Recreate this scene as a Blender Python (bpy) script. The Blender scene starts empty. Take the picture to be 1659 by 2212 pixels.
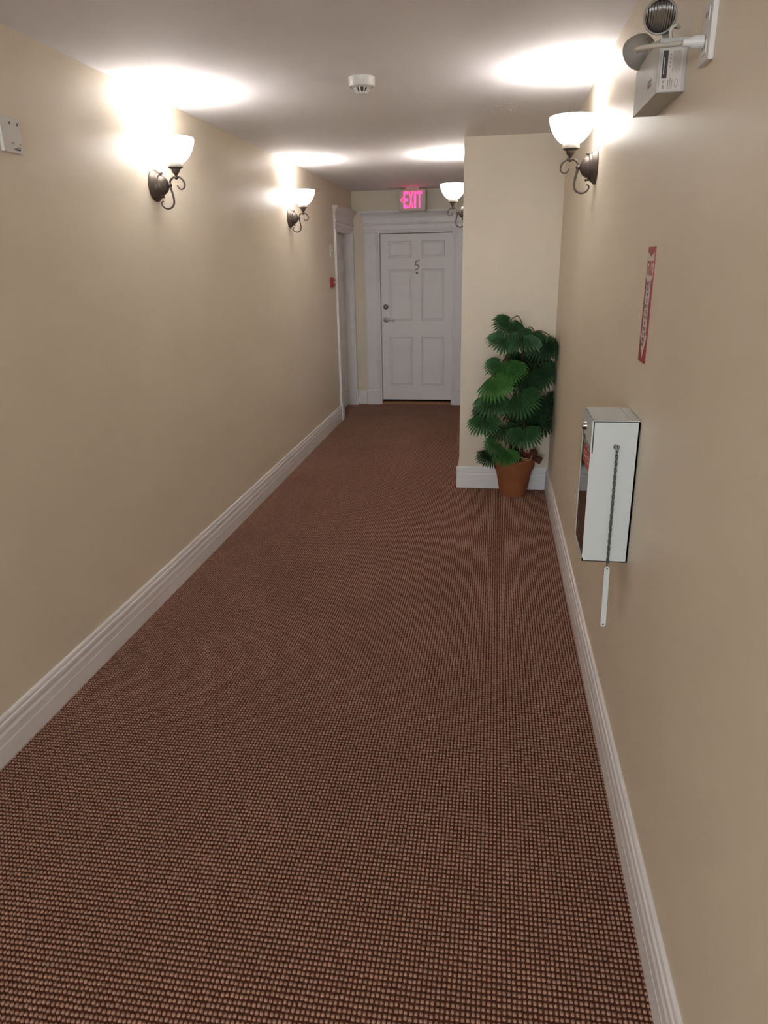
import bpy, bmesh, math, random
import numpy as np
from mathutils import Vector, Matrix

random.seed(7)
SC = bpy.context.scene
COL = SC.collection
PI = math.pi

# ------------------------------------------------------------------ room numbers (metres)
XL, XR = -1.7345, 0.4377        # long walls of the corridor
H = 2.516                       # ceiling
YP, YE = 5.480, 8.987           # partition face, end wall
XP = -0.2514                    # side of the partition block (narrow part of corridor)
YB = -4.2                       # corridor end behind the camera
BB = 0.175                      # baseboard height

# ------------------------------------------------------------------ camera
cam = bpy.data.cameras.new('camera')
cam.sensor_fit = 'VERTICAL'
cam.sensor_height = 24.0
cam.lens = 24.0 * 1535.33 / 2212.0
cam.clip_start = 0.02
cam_ob = bpy.data.objects.new('camera', cam)
COL.objects.link(cam_ob)
Fw = Vector((-0.14684914, 0.93271713, -0.32935404))
Rt = Vector((0.98865352, 0.14904137, -0.01873207))
Up = Vector((-0.03161566, 0.32836782, 0.94402067))
cam_ob.matrix_world = Matrix(((Rt.x, Up.x, -Fw.x, 0.0), (Rt.y, Up.y, -Fw.y, 0.0),
                              (Rt.z, Up.z, -Fw.z, 1.70146), (0, 0, 0, 1)))
SC.camera = cam_ob
SC.cycles.adaptive_threshold = 0.05
SC.cycles.glossy_bounces = 2
SC.cycles.diffuse_bounces = 6
SC.cycles.max_bounces = 8

# ------------------------------------------------------------------ world, exposure
w = bpy.data.worlds.new('world')
w.use_nodes = True
w.node_tree.nodes['Background'].inputs[0].default_value = (0.9, 0.92, 1.0, 1)
w.node_tree.nodes['Background'].inputs[1].default_value = 0.0
SC.world = w
vs = SC.view_settings
vs.view_transform = 'Standard'
vs.look = 'None'
vs.gamma = 1.0
vs.use_curve_mapping = False
vs.exposure = 3.1
BULB = 13.0                     # radiance of a sconce bulb
GLASS = 1.45                     # radiance of the lit glass bowl
LIGHT_COL = (1.0, 0.985, 0.975)
# unseen cool area light, added behind the viewer to brighten the foreground
WX0, WX1, WZ0, WZ1 = -1.45, 0.15, 1.20, 2.30
back_fill = bpy.data.lights.new('added_back_fill', 'AREA')
back_fill.shape = 'RECTANGLE'; back_fill.size = WX1 - WX0 - 0.1; back_fill.size_y = WZ1 - WZ0 - 0.1
back_fill.energy = 17.0; back_fill.color = (0.80, 0.92, 1.0)
back_fill_ob = bpy.data.objects.new('added_back_fill', back_fill); COL.objects.link(back_fill_ob)
back_fill_ob.location = ((WX0 + WX1) / 2, YB - 0.20, (WZ0 + WZ1) / 2)
back_fill_ob.rotation_euler = (PI / 2, 0, 0)

# ------------------------------------------------------------------ materials
MATS = {}
def mat(name, col, rough=0.5, metal=0.0, var=0.0, vscale=30.0, bump=0.0, bscale=200.0, spec=0.5,
        emit=0.0, ecol=None, trans=0.0, alpha=1.0, ior=1.45, coords='Object'):
    m = bpy.data.materials.new(name)
    m.use_nodes = True
    nt = m.node_tree
    b = nt.nodes['Principled BSDF']
    b.inputs['Base Color'].default_value = (*col, 1)
    b.inputs['Roughness'].default_value = rough
    b.inputs['Metallic'].default_value = metal
    b.inputs['Specular IOR Level'].default_value = spec
    b.inputs['IOR'].default_value = ior
    if trans: b.inputs['Transmission Weight'].default_value = trans
    if alpha < 1: b.inputs['Alpha'].default_value = alpha
    if emit:
        b.inputs['Emission Color'].default_value = (*(ecol or col), 1)
        b.inputs['Emission Strength'].default_value = emit
    if var or bump:
        tc = nt.nodes.new('ShaderNodeTexCoord')
    if var:
        n = nt.nodes.new('ShaderNodeTexNoise')
        n.inputs['Scale'].default_value = vscale
        n.inputs['Detail'].default_value = 4
        nt.links.new(tc.outputs[coords], n.inputs['Vector'])
        r = nt.nodes.new('ShaderNodeMapRange')
        r.inputs['From Min'].default_value = 0.3
        r.inputs['From Max'].default_value = 0.7
        r.inputs['To Min'].default_value = 1 - var
        r.inputs['To Max'].default_value = 1 + var
        nt.links.new(n.outputs['Fac'], r.inputs['Value'])
        mx = nt.nodes.new('ShaderNodeVectorMath'); mx.operation = 'SCALE'
        mx.inputs[0].default_value = col
        nt.links.new(r.outputs['Result'], mx.inputs['Scale'])
        nt.links.new(mx.outputs['Vector'], b.inputs['Base Color'])
    if bump:
        n2 = nt.nodes.new('ShaderNodeTexNoise')
        n2.inputs['Scale'].default_value = bscale
        n2.inputs['Detail'].default_value = 2
        nt.links.new(tc.outputs[coords], n2.inputs['Vector'])
        bp = nt.nodes.new('ShaderNodeBump')
        bp.inputs['Strength'].default_value = bump
        bp.inputs['Distance'].default_value = 0.002
        nt.links.new(n2.outputs['Fac'], bp.inputs['Height'])
        nt.links.new(bp.outputs['Normal'], b.inputs['Normal'])
    MATS[name] = m
    return m

mat('wall_paint', (0.765, 0.672, 0.535), rough=0.42, var=0.025, vscale=1.5, bump=0.06, bscale=420, spec=0.45)
mat('ceiling_paint', (0.88, 0.865, 0.90), rough=0.75, var=0.015, vscale=2, bump=0.05, bscale=300, spec=0.3)
mat('trim_white', (0.80, 0.775, 0.775), rough=0.38, var=0.02, vscale=6, spec=0.5)
mat('door_white', (0.84, 0.815, 0.81), rough=0.42, var=0.02, vscale=4, bump=0.03, bscale=150)
mat('backing', (0.110, 0.040, 0.024), rough=0.95, var=0.3, vscale=120, spec=0.1)
mat('bronze', (0.135, 0.105, 0.088), rough=0.45, metal=0.55, var=0.18, vscale=60)
mat('collar', (0.42, 0.38, 0.33), rough=0.4, metal=0.25)
mat('bulb_glow', (1, 1, 1), rough=0.5, emit=BULB, ecol=LIGHT_COL)
mat('white_plastic', (0.74, 0.71, 0.68), rough=0.35)
mat('cream_plastic', (0.60, 0.56, 0.49), rough=0.4)
mat('dark_slot', (0.05, 0.04, 0.035), rough=0.6)
mat('chrome', (0.55, 0.54, 0.52), rough=0.22, metal=1.0)
mat('satin_metal', (0.55, 0.53, 0.50), rough=0.35, metal=0.6)
mat('dull_metal', (0.20, 0.20, 0.19), rough=0.45, metal=0.8)
mat('grey_numeral', (0.36, 0.33, 0.30), rough=0.45)
mat('cabinet_white', (0.62, 0.645, 0.64), rough=0.38, var=0.015, vscale=8, spec=0.5)
mat('unit_grey', (0.52, 0.505, 0.48), rough=0.42, var=0.02, vscale=10)
mat('lamp_grey', (0.33, 0.30, 0.27), rough=0.45)
mat('sign_red', (0.36, 0.035, 0.035), rough=0.45, var=0.04, vscale=20)
mat('sign_white', (0.66, 0.58, 0.54), rough=0.45)
mat('sign_black', (0.05, 0.045, 0.045), rough=0.5)
mat('label_red', (0.50, 0.045, 0.045), rough=0.4)
mat('alarm_red', (0.30, 0.012, 0.016), rough=0.35)
mat('exit_glow', (1.0, 0.05, 0.18), rough=0.4, emit=0.36, ecol=(1.0, 0.035, 0.19))
mat('terracotta', (0.30, 0.098, 0.036), rough=0.75, var=0.12, vscale=14, bump=0.1, bscale=180)
mat('soil', (0.03, 0.017, 0.010), rough=0.95, var=0.5, vscale=60, bump=0.8, bscale=120)
mat('bark', (0.055, 0.033, 0.020), rough=0.85, var=0.4, vscale=70, bump=0.5, bscale=150)
mat('stalk', (0.085, 0.085, 0.026), rough=0.6, var=0.2, vscale=40)
mat('twine', (0.42, 0.26, 0.115), rough=0.85, var=0.2, vscale=200)
mat('berry', (0.34, 0.03, 0.02), rough=0.35)
mat('dead_leaf', (0.075, 0.027, 0.013), rough=0.8, var=0.3, vscale=40)
mat('threshold_wood', (0.36, 0.18, 0.07), rough=0.45, var=0.2, vscale=40)
mat('extinguisher_red', (0.30, 0.02, 0.02), rough=0.3)

def shade_glass():
    m = bpy.data.materials.new('shade_glass'); m.use_nodes = True
    nt = m.node_tree; nt.nodes.clear()
    o = nt.nodes.new('ShaderNodeOutputMaterial')
    d = nt.nodes.new('ShaderNodeBsdfPrincipled')
    d.inputs['Base Color'].default_value = (0.85, 0.83, 0.8, 1)
    d.inputs['Roughness'].default_value = 0.3
    d.inputs['Emission Color'].default_value = (*LIGHT_COL, 1)
    d.inputs['Emission Strength'].default_value = GLASS
    nt.links.new(d.outputs[0], o.inputs['Surface'])
    MATS['shade_glass'] = m
shade_glass()

def carpet_mat():
    m = bpy.data.materials.new('carpet_loops'); m.use_nodes = True
    nt = m.node_tree
    b = nt.nodes['Principled BSDF']
    b.inputs['Roughness'].default_value = 0.95
    b.inputs['Specular IOR Level'].default_value = 0.12
    at = nt.nodes.new('ShaderNodeAttribute'); at.attribute_name = 'tint'
    tc = nt.nodes.new('ShaderNodeTexCoord')
    n = nt.nodes.new('ShaderNodeTexNoise'); n.inputs['Scale'].default_value = 480; n.inputs['Detail'].default_value = 2
    nt.links.new(tc.outputs['Object'], n.inputs['Vector'])
    r = nt.nodes.new('ShaderNodeMapRange')
    r.inputs['To Min'].default_value = 0.40; r.inputs['To Max'].default_value = 1.60
    nt.links.new(n.outputs['Fac'], r.inputs['Value'])
    n3 = nt.nodes.new('ShaderNodeTexNoise'); n3.inputs['Scale'].default_value = 2.2; n3.inputs['Detail'].default_value = 3
    nt.links.new(tc.outputs['Object'], n3.inputs['Vector'])
    r3 = nt.nodes.new('ShaderNodeMapRange')
    r3.inputs['To Min'].default_value = 0.85; r3.inputs['To Max'].default_value = 1.15
    nt.links.new(n3.outputs['Fac'], r3.inputs['Value'])
    mu = nt.nodes.new('ShaderNodeMath'); mu.operation = 'MULTIPLY'
    nt.links.new(r.outputs['Result'], mu.inputs[0]); nt.links.new(r3.outputs['Result'], mu.inputs[1])
    v = nt.nodes.new('ShaderNodeVectorMath'); v.operation = 'SCALE'
    nt.links.new(at.outputs['Color'], v.inputs[0]); nt.links.new(mu.outputs[0], v.inputs['Scale'])
    nt.links.new(v.outputs['Vector'], b.inputs['Base Color'])
    bp = nt.nodes.new('ShaderNodeBump'); bp.inputs['Strength'].default_value = 0.6; bp.inputs['Distance'].default_value = 0.001
    nt.links.new(n.outputs['Fac'], bp.inputs['Height']); nt.links.new(bp.outputs['Normal'], b.inputs['Normal'])
    MATS['carpet_loops'] = m
carpet_mat()

def leaf_mat():
    m = bpy.data.materials.new('palm_leaf'); m.use_nodes = True
    nt = m.node_tree
    b = nt.nodes['Principled BSDF']
    b.inputs['Roughness'].default_value = 0.5
    oi = nt.nodes.new('ShaderNodeObjectInfo')
    ramp = nt.nodes.new('ShaderNodeValToRGB')
    e = ramp.color_ramp.elements  # leaf greens from shaded to lit, the shade painted into the colour
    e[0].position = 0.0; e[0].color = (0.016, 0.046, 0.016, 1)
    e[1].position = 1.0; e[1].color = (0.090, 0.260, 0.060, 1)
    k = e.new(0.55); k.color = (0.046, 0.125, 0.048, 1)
    nt.links.new(oi.outputs['Color'], ramp.inputs['Fac'])
    tc = nt.nodes.new('ShaderNodeTexCoord')
    n = nt.nodes.new('ShaderNodeTexNoise'); n.inputs['Scale'].default_value = 25
    nt.links.new(tc.outputs['Object'], n.inputs['Vector'])
    r = nt.nodes.new('ShaderNodeMapRange'); r.inputs['To Min'].default_value = 0.7; r.inputs['To Max'].default_value = 1.3
    nt.links.new(n.outputs['Fac'], r.inputs['Value'])
    v = nt.nodes.new('ShaderNodeVectorMath'); v.operation = 'SCALE'
    nt.links.new(ramp.outputs['Color'], v.inputs[0]); nt.links.new(r.outputs['Result'], v.inputs['Scale'])
    nt.links.new(v.outputs['Vector'], b.inputs['Base Color'])
    MATS['palm_leaf'] = m
leaf_mat()

def lens_mat():
    m = bpy.data.materials.new('lamp_lens'); m.use_nodes = True
    nt = m.node_tree
    b = nt.nodes['Principled BSDF']
    b.inputs['Base Color'].default_value = (0.45, 0.44, 0.43, 1)
    b.inputs['Metallic'].default_value = 0.95
    b.inputs['Roughness'].default_value = 0.12
    tc = nt.nodes.new('ShaderNodeTexCoord')
    wv = nt.nodes.new('ShaderNodeTexWave'); wv.inputs['Scale'].default_value = 55; wv.inputs['Distortion'].default_value = 0.4
    nt.links.new(tc.outputs['Object'], wv.inputs['Vector'])
    bp = nt.nodes.new('ShaderNodeBump'); bp.inputs['Strength'].default_value = 0.9; bp.inputs['Distance'].default_value = 0.004
    nt.links.new(wv.outputs['Fac'], bp.inputs['Height']); nt.links.new(bp.outputs['Normal'], b.inputs['Normal'])
    MATS['lamp_lens'] = m
lens_mat()

def pane_mat():
    m = bpy.data.materials.new('acrylic_pane'); m.use_nodes = True
    nt = m.node_tree; nt.nodes.clear()
    o = nt.nodes.new('ShaderNodeOutputMaterial')
    mix = nt.nodes.new('ShaderNodeMixShader')
    tr = nt.nodes.new('ShaderNodeBsdfTransparent'); tr.inputs[0].default_value = (0.9, 0.9, 0.9, 1)
    gl = nt.nodes.new('ShaderNodeBsdfGlossy'); gl.inputs['Roughness'].default_value = 0.03
    gl.inputs['Color'].default_value = (0.95, 0.95, 0.95, 1)
    fr = nt.nodes.new('ShaderNodeFresnel'); fr.inputs['IOR'].default_value = 1.75
    nt.links.new(fr.outputs[0], mix.inputs[0]); nt.links.new(tr.outputs[0], mix.inputs[1]); nt.links.new(gl.outputs[0], mix.inputs[2])
    nt.links.new(mix.outputs[0], o.inputs['Surface'])
    MATS['acrylic_pane'] = m
pane_mat()

# ------------------------------------------------------------------ mesh helpers
class MB:
    def __init__(s): s.v = []; s.f = []
    def add(s, vs, fs):
        k = len(s.v); s.v += [tuple(p) for p in vs]; s.f += [tuple(k + i for i in q) for q in fs]; return s
    def box(s, x0, x1, y0, y1, z0, z1):
        vs = [(x, y, z) for x in (x0, x1) for y in (y0, y1) for z in (z0, z1)]
        return s.add(vs, [(0, 1, 3, 2), (4, 6, 7, 5), (0, 4, 5, 1), (2, 3, 7, 6), (0, 2, 6, 4), (1, 5, 7, 3)])
    def sweep(s, prof, A, B, U, W):
        """extrude 2-D profile prof=[(u,w)] from point A to B with frame vectors U, W; capped"""
        A, B, U, W = Vector(A), Vector(B), Vector(U), Vector(W)
        n = len(prof)
        vs = [A + U * u + W * v for u, v in prof] + [B + U * u + W * v for u, v in prof]
        fs = [(i, (i + 1) % n, n + (i + 1) % n, n + i) for i in range(n)]
        fs += [tuple(range(n - 1, -1, -1)), tuple(range(n, 2 * n))]
        return s.add(vs, fs)
    def lathe(s, prof, C=(0, 0, 0), axis=(0, 0, 1), seg=32):
        """prof=[(h, r)] along axis from C"""
        C = Vector(C); a = Vector(axis).normalized()
        u = a.orthogonal().normalized(); v = a.cross(u)
        rows = []
        vs = []; fs = []
        for h, r in prof:
            if r < 1e-6:
                rows.append([len(vs)]); vs.append(C + a * h)
            else:
                k = len(vs); rows.append(list(range(k, k + seg)))
                vs += [C + a * h + (u * math.cos(2 * PI * i / seg) + v * math.sin(2 * PI * i / seg)) * r for i in range(seg)]
        for p, q in zip(rows, rows[1:]):
            for i in range(seg):
                j = (i + 1) % seg
                if len(p) == 1 and len(q) == 1: continue
                if len(p) == 1: fs.append((p[0], q[j], q[i]))
                elif len(q) == 1: fs.append((p[i], p[j], q[0]))
                else: fs.append((p[i], p[j], q[j], q[i]))
        return s.add(vs, fs)
    def tube(s, pts, rad, seg=10, flat=None):
        pts = [Vector(p) for p in pts]; n = len(pts)
        rads = rad if isinstance(rad, (list, tuple)) else [rad] * n
        vs = []; fs = []
        t0 = (pts[1] - pts[0]).normalized(); u = t0.orthogonal().normalized()
        for i, p in enumerate(pts):
            t = (pts[min(i + 1, n - 1)] - pts[max(i - 1, 0)]).normalized()
            u = (u - t * u.dot(t)).normalized(); v = t.cross(u)
            for k in range(seg):
                a = 2 * PI * k / seg
                vs.append(p + (u * math.cos(a) + v * math.sin(a)) * rads[i])
        for i in range(n - 1):
            for k in range(seg):
                j = (k + 1) % seg
                fs.append((i * seg + k, i * seg + j, (i + 1) * seg + j, (i + 1) * seg + k))
        fs.append(tuple(range(seg - 1, -1, -1))); fs.append(tuple((n - 1) * seg + k for k in range(seg)))
        return s.add(vs, fs)
    def ball(s, c, r, seg=16, rings=10):
        return s.lathe([(-r * math.cos(PI * i / rings), max(0, r * math.sin(PI * i / rings))) for i in range(rings + 1)], c, (0, 0, 1), seg)

def spline(pts, n=8):
    """Catmull-Rom through pts"""
    P = [Vector(p) for p in pts]; P = [P[0] * 2 - P[1]] + P + [P[-1] * 2 - P[-2]]
    out = []
    for i in range(1, len(P) - 2):
        for k in range(n):
            t = k / n
            out.append(0.5 * ((2 * P[i]) + (P[i + 1] - P[i - 1]) * t + (2 * P[i - 1] - 5 * P[i] + 4 * P[i + 1] - P[i + 2]) * t * t
                              + (3 * P[i] - P[i - 1] - 3 * P[i + 1] + P[i + 2]) * t ** 3))
    out.append(P[-2]); return out

ORG = {}
def obj(name, mb, material, parent=None, origin=None, smooth=False, bevel=0.0):
    """one mesh object; mb is in the frame of the top thing's surroundings (world, or the local frame of a turned thing)"""
    me = bpy.data.meshes.new(name)
    if origin is None:
        origin = ORG.get(parent.name, Vector((0, 0, 0))) if parent else Vector((0, 0, 0))
    origin = Vector(origin)
    me.from_pydata([tuple(Vector(p) - origin) for p in mb.v], [], mb.f)
    bm = bmesh.new(); bm.from_mesh(me)
    bmesh.ops.recalc_face_normals(bm, faces=bm.faces)
    bm.to_mesh(me); bm.free()
    if smooth:
        me.polygons.foreach_set('use_smooth', [True] * len(me.polygons))
        try: me.set_sharp_from_angle(angle=math.radians(38))
        except Exception: pass
    me.materials.append(MATS[material])
    o = bpy.data.objects.new(name, me); COL.objects.link(o)
    if parent: o.parent = parent
    else: o.location = origin
    ORG[o.name] = origin
    if bevel:
        b = o.modifiers.new('bevel', 'BEVEL'); b.width = bevel; b.segments = 2; b.limit_method = 'ANGLE'
        b.harden_normals = False
    return o

def tag(o, label, cat=None, group=None, kind=None):
    o['label'] = label
    if cat: o['category'] = cat
    if group: o['group'] = group
    if kind: o['kind'] = kind
    return o

def thing(name, loc, label, cat, group=None, kind=None):
    o = bpy.data.objects.new(name, None); COL.objects.link(o)
    o.location = loc; o.empty_display_size = 0.05
    ORG[o.name] = Vector(loc)
    return tag(o, label, cat, group, kind)

def struct(name, mb, material, label, cat, origin=(0, 0, 0), bevel=0.0):
    o = obj(name, mb, material, None, origin, bevel=bevel)
    return tag(o, label, cat, kind='structure')

def text_mesh(s, size, offset=0.0, depth=0.0008):
    """text as MB in x (right), y (up), z (toward the reader), lower left near 0,0"""
    c = bpy.data.curves.new('lettering', 'FONT'); c.body = s; c.size = size; c.extrude = depth; c.offset = offset; c.resolution_u = 3
    o = bpy.data.objects.new('lettering', c); COL.objects.link(o)
    dg = bpy.context.evaluated_depsgraph_get()
    me = bpy.data.meshes.new_from_object(o.evaluated_get(dg))
    m = MB(); m.add([tuple(v.co) for v in me.vertices], [tuple(p.vertices) for p in me.polygons])
    bpy.data.objects.remove(o); bpy.data.curves.remove(c); bpy.data.meshes.remove(me)
    return m

def fit_text(s, x0, x1, y0, y1, place, bold=0.0):
    """letters stretched to fill the rectangle; place(u, v, w) gives the 3-D point"""
    m = text_mesh(s, 1.0, bold, 0.5)
    a = np.array(m.v); lo, hi = a.min(0), a.max(0); sp = np.maximum(hi - lo, 1e-6)
    b = (a - lo) / sp
    m.v = [place(x0 + p[0] * (x1 - x0), y0 + p[1] * (y1 - y0), p[2]) for p in b]
    return m

# ================================================================== SETTING
T = 0.14
# floor, ceiling
struct('floor', MB().box(XL - T, XR + T, YB - T, YE + T, -0.06, 0.0), 'backing', 'dark brown carpet backing on the corridor floor', 'floor')
struct('ceiling', MB().box(XL - T, XR + T, YB - T, YE + T, H, H + 0.08), 'ceiling_paint', 'flat off-white corridor ceiling', 'ceiling')
# left wall with the opening of the side door
D1A, D1B, DTOP = 8.06, 8.925, 2.062
m = MB().box(XL - T, XL, YB - T, D1A, 0, H).box(XL - T, XL, D1A, D1B, DTOP, H).box(XL - T, XL, D1B, YE + T, 0, H)
struct('wall_left', m, 'wall_paint', 'long beige left corridor wall', 'wall')
struct('wall_right', MB().box(XR, XR + T, YB - T, YP + 0.12, 0, H), 'wall_paint', 'beige right wall with fire cabinet and emergency light', 'wall')
struct('wall_partition', MB().box(XP, XR, YP, YP + 0.12, 0, H), 'wall_paint', 'beige wall face behind the potted palm', 'wall')
D3A, D3B = 6.54, 7.40
m = MB().box(XP, XP + T, YP + 0.12, D3A, 0, H).box(XP, XP + T, D3A, D3B, DTOP, H).box(XP, XP + T, D3B, YE + T, 0, H)
struct('wall_recess', m, 'wall_paint', 'beige side wall of the narrow corridor end behind the partition', 'wall')
D2A, D2B = -1.425, -0.515
m = MB().box(XL, D2A, YE, YE + T, 0, H).box(D2A, D2B, YE, YE + T, DTOP + 0.0, H).box(D2B, XP, YE, YE + T, 0, H)
struct('wall_end', m, 'wall_paint', 'beige end wall around the white door with the number', 'wall')
struct('wall_back', MB().box(XL, WX0, YB - T, YB, 0, H).box(WX1, XR, YB - T, YB, 0, H).box(WX0, WX1, YB - T, YB, 0, WZ0).box(WX0, WX1, YB - T, YB, WZ1, H), 'wall_paint', 'beige corridor wall behind the viewer', 'wall')

t = thing('added_window_1', ((WX0 + WX1) / 2, YB, WZ0), 'added unseen white framed window in the wall behind the viewer', 'window', kind='structure')  # window invented to go with the added light behind it
wm = MB()
for a, b in ((WX0, WX0 + 0.05), (WX1 - 0.05, WX1), ((WX0 + WX1) / 2 - 0.025, (WX0 + WX1) / 2 + 0.025)): wm.box(a, b, YB - 0.10, YB - 0.05, WZ0, WZ1)
for a, b in ((WZ0, WZ0 + 0.05), (WZ1 - 0.05, WZ1)): wm.box(WX0, WX1, YB - 0.10, YB - 0.05, a, b)
obj('added_window_frame', wm, 'trim_white', t)
obj('added_window_sill', MB().box(WX0 - 0.04, WX1 + 0.04, YB, YB + 0.05, WZ0 - 0.03, WZ0), 'trim_white', t)

# baseboards (moulded profile: thickness, height)
BPROF = [(0, 0), (0.018, 0), (0.018, 0.074), (0.0165, 0.077), (0.0165, 0.110), (0.0125, 0.120), (0.0120, 0.127), (0.0155, 0.131),
         (0.0160, 0.140), (0.0150, 0.149), (0.0105, 0.153), (0.0105, 0.157), (0.0110, 0.162), (0.0090, 0.170), (0.0040, 0.175), (0, 0.175)]
def base(name, A, B, out, label):
    o = struct(name, MB().sweep(BPROF, A, B, out, (0, 0, 1)), 'trim_white', label, 'baseboard')
    return o
base('baseboard_left', (XL, YB, 0), (XL, 7.955, 0), (1, 0, 0), 'white moulded baseboard along the left wall')
base('baseboard_right', (XR, YB, 0), (XR, YP - 0.018, 0), (-1, 0, 0), 'white moulded baseboard along the right wall')
base('baseboard_partition', (XP - 0.018, YP, 0), (XR, YP, 0), (0, -1, 0), 'white baseboard behind the terracotta pot')
base('baseboard_recess', (XP, YP, 0), (XP, D3A - 0.115, 0), (-1, 0, 0), 'white baseboard on the side of the partition')
base('baseboard_corner', (XP, D3B + 0.115, 0), (XP, YE, 0), (-1, 0, 0), 'white baseboard past the hidden side door')
base('baseboard_end', (XL, YE, 0), (-1.598, YE, 0), (0, -1, 0), 'short white baseboard left of the numbered door')

# carpet loops: real geometry, one uncountable object
def carpet():
    px, py = 0.0123, 0.0160
    xs = np.arange(XL + 0.024, XR - 0.018, px); ys = np.arange(0.55, YE + 0.1, py)
    gx, gy = np.meshgrid(xs, ys); gx = gx.ravel(); gy = gy.ravel()
    ok = ~((gx > XP - 0.022) & (gy > YP - 0.022))
    gx, gy = gx[ok], gy[ok]
    rx, ry = np.meshgrid(np.arange(XL - 0.13, XL + 0.020, px), np.arange(D1A + 0.024, D1B - 0.022, py))   # the carpet runs into the left door recess
    gx = np.concatenate([gx, rx.ravel()]); gy = np.concatenate([gy, ry.ravel()]); n = len(gx)
    rng = np.random.default_rng(3)
    gx = gx + rng.normal(0, 0.0004, n); gy = gy + rng.normal(0, 0.0007, n)
    a = np.arange(6) * PI / 3 + PI / 6
    sx = 0.0054 * rng.uniform(0.90, 1.06, n); sy = 0.0064 * rng.uniform(0.90, 1.06, n); hz = 0.0050 * rng.uniform(0.85, 1.12, n)
    V = np.zeros((n, 13, 3), np.float32)
    for k, (rr, hh) in enumerate(((1.0, 0.0), (0.86, 0.80))):
        for i in range(6):
            V[:, k * 6 + i, 0] = gx + sx * rr * math.cos(a[i]); V[:, k * 6 + i, 1] = gy + sy * rr * math.sin(a[i]); V[:, k * 6 + i, 2] = hz * hh
    V[:, 12, 0] = gx; V[:, 12, 1] = gy; V[:, 12, 2] = hz
    quads = np.array([[i, (i + 1) % 6, 6 + (i + 1) % 6, 6 + i] for i in range(6)])
    tris = np.array([[6 + i, 6 + (i + 1) % 6, 12] for i in range(6)])
    off = (np.arange(n) * 13)[:, None, None]
    Q = (quads[None] + off).reshape(-1, 4); Tt = (tris[None] + off).reshape(-1, 3)
    me = bpy.data.meshes.new('carpet_pile')
    me.vertices.add(n * 13); me.vertices.foreach_set('co', V.ravel())
    nl = Q.size + Tt.size
    me.loops.add(nl); me.loops.foreach_set('vertex_index', np.concatenate([Q.ravel(), Tt.ravel()]).astype(np.int32))
    npoly = len(Q) + len(Tt); me.polygons.add(npoly)
    st = np.concatenate([np.arange(len(Q)) * 4, Q.size + np.arange(len(Tt)) * 3]).astype(np.int32)
    me.polygons.foreach_set('loop_start', st)
    me.polygons.foreach_set('use_smooth', np.ones(npoly, bool))
    me.update(calc_edges=True)
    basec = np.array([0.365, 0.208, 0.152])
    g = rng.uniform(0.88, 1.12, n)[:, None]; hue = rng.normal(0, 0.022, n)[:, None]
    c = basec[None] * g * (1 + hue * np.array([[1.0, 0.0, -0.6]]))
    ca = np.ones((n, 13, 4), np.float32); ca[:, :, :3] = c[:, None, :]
    ca[:, 0:6, :3] *= np.array([0.55, 0.45, 0.40])                      # the foot of a loop is darker and redder than its top
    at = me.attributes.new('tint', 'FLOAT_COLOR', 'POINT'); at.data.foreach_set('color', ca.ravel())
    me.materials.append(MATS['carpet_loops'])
    o = bpy.data.objects.new('carpet_pile', me); COL.objects.link(o)
    tag(o, 'brown woven loop-pile carpet covering the corridor floor', 'carpet', kind='stuff')
carpet()

# ------------------------------------------------------------------ doors
def frame_fn(origin, U, N):
    """local (u along wall, n out of wall, z) -> world"""
    O, U, N = Vector(origin), Vector(U), Vector(N)
    return lambda u, n, z: O + U * u + N * n + Vector((0, 0, z))

def lbox(mb, fr, u0, u1, n0, n1, z0, z1):
    vs = [fr(u, n, z) for u in (u0, u1) for n in (n0, n1) for z in (z0, z1)]
    return mb.add(vs, [(0, 1, 3, 2), (4, 6, 7, 5), (0, 4, 5, 1), (2, 3, 7, 6), (0, 2, 6, 4), (1, 5, 7, 3)])

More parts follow.
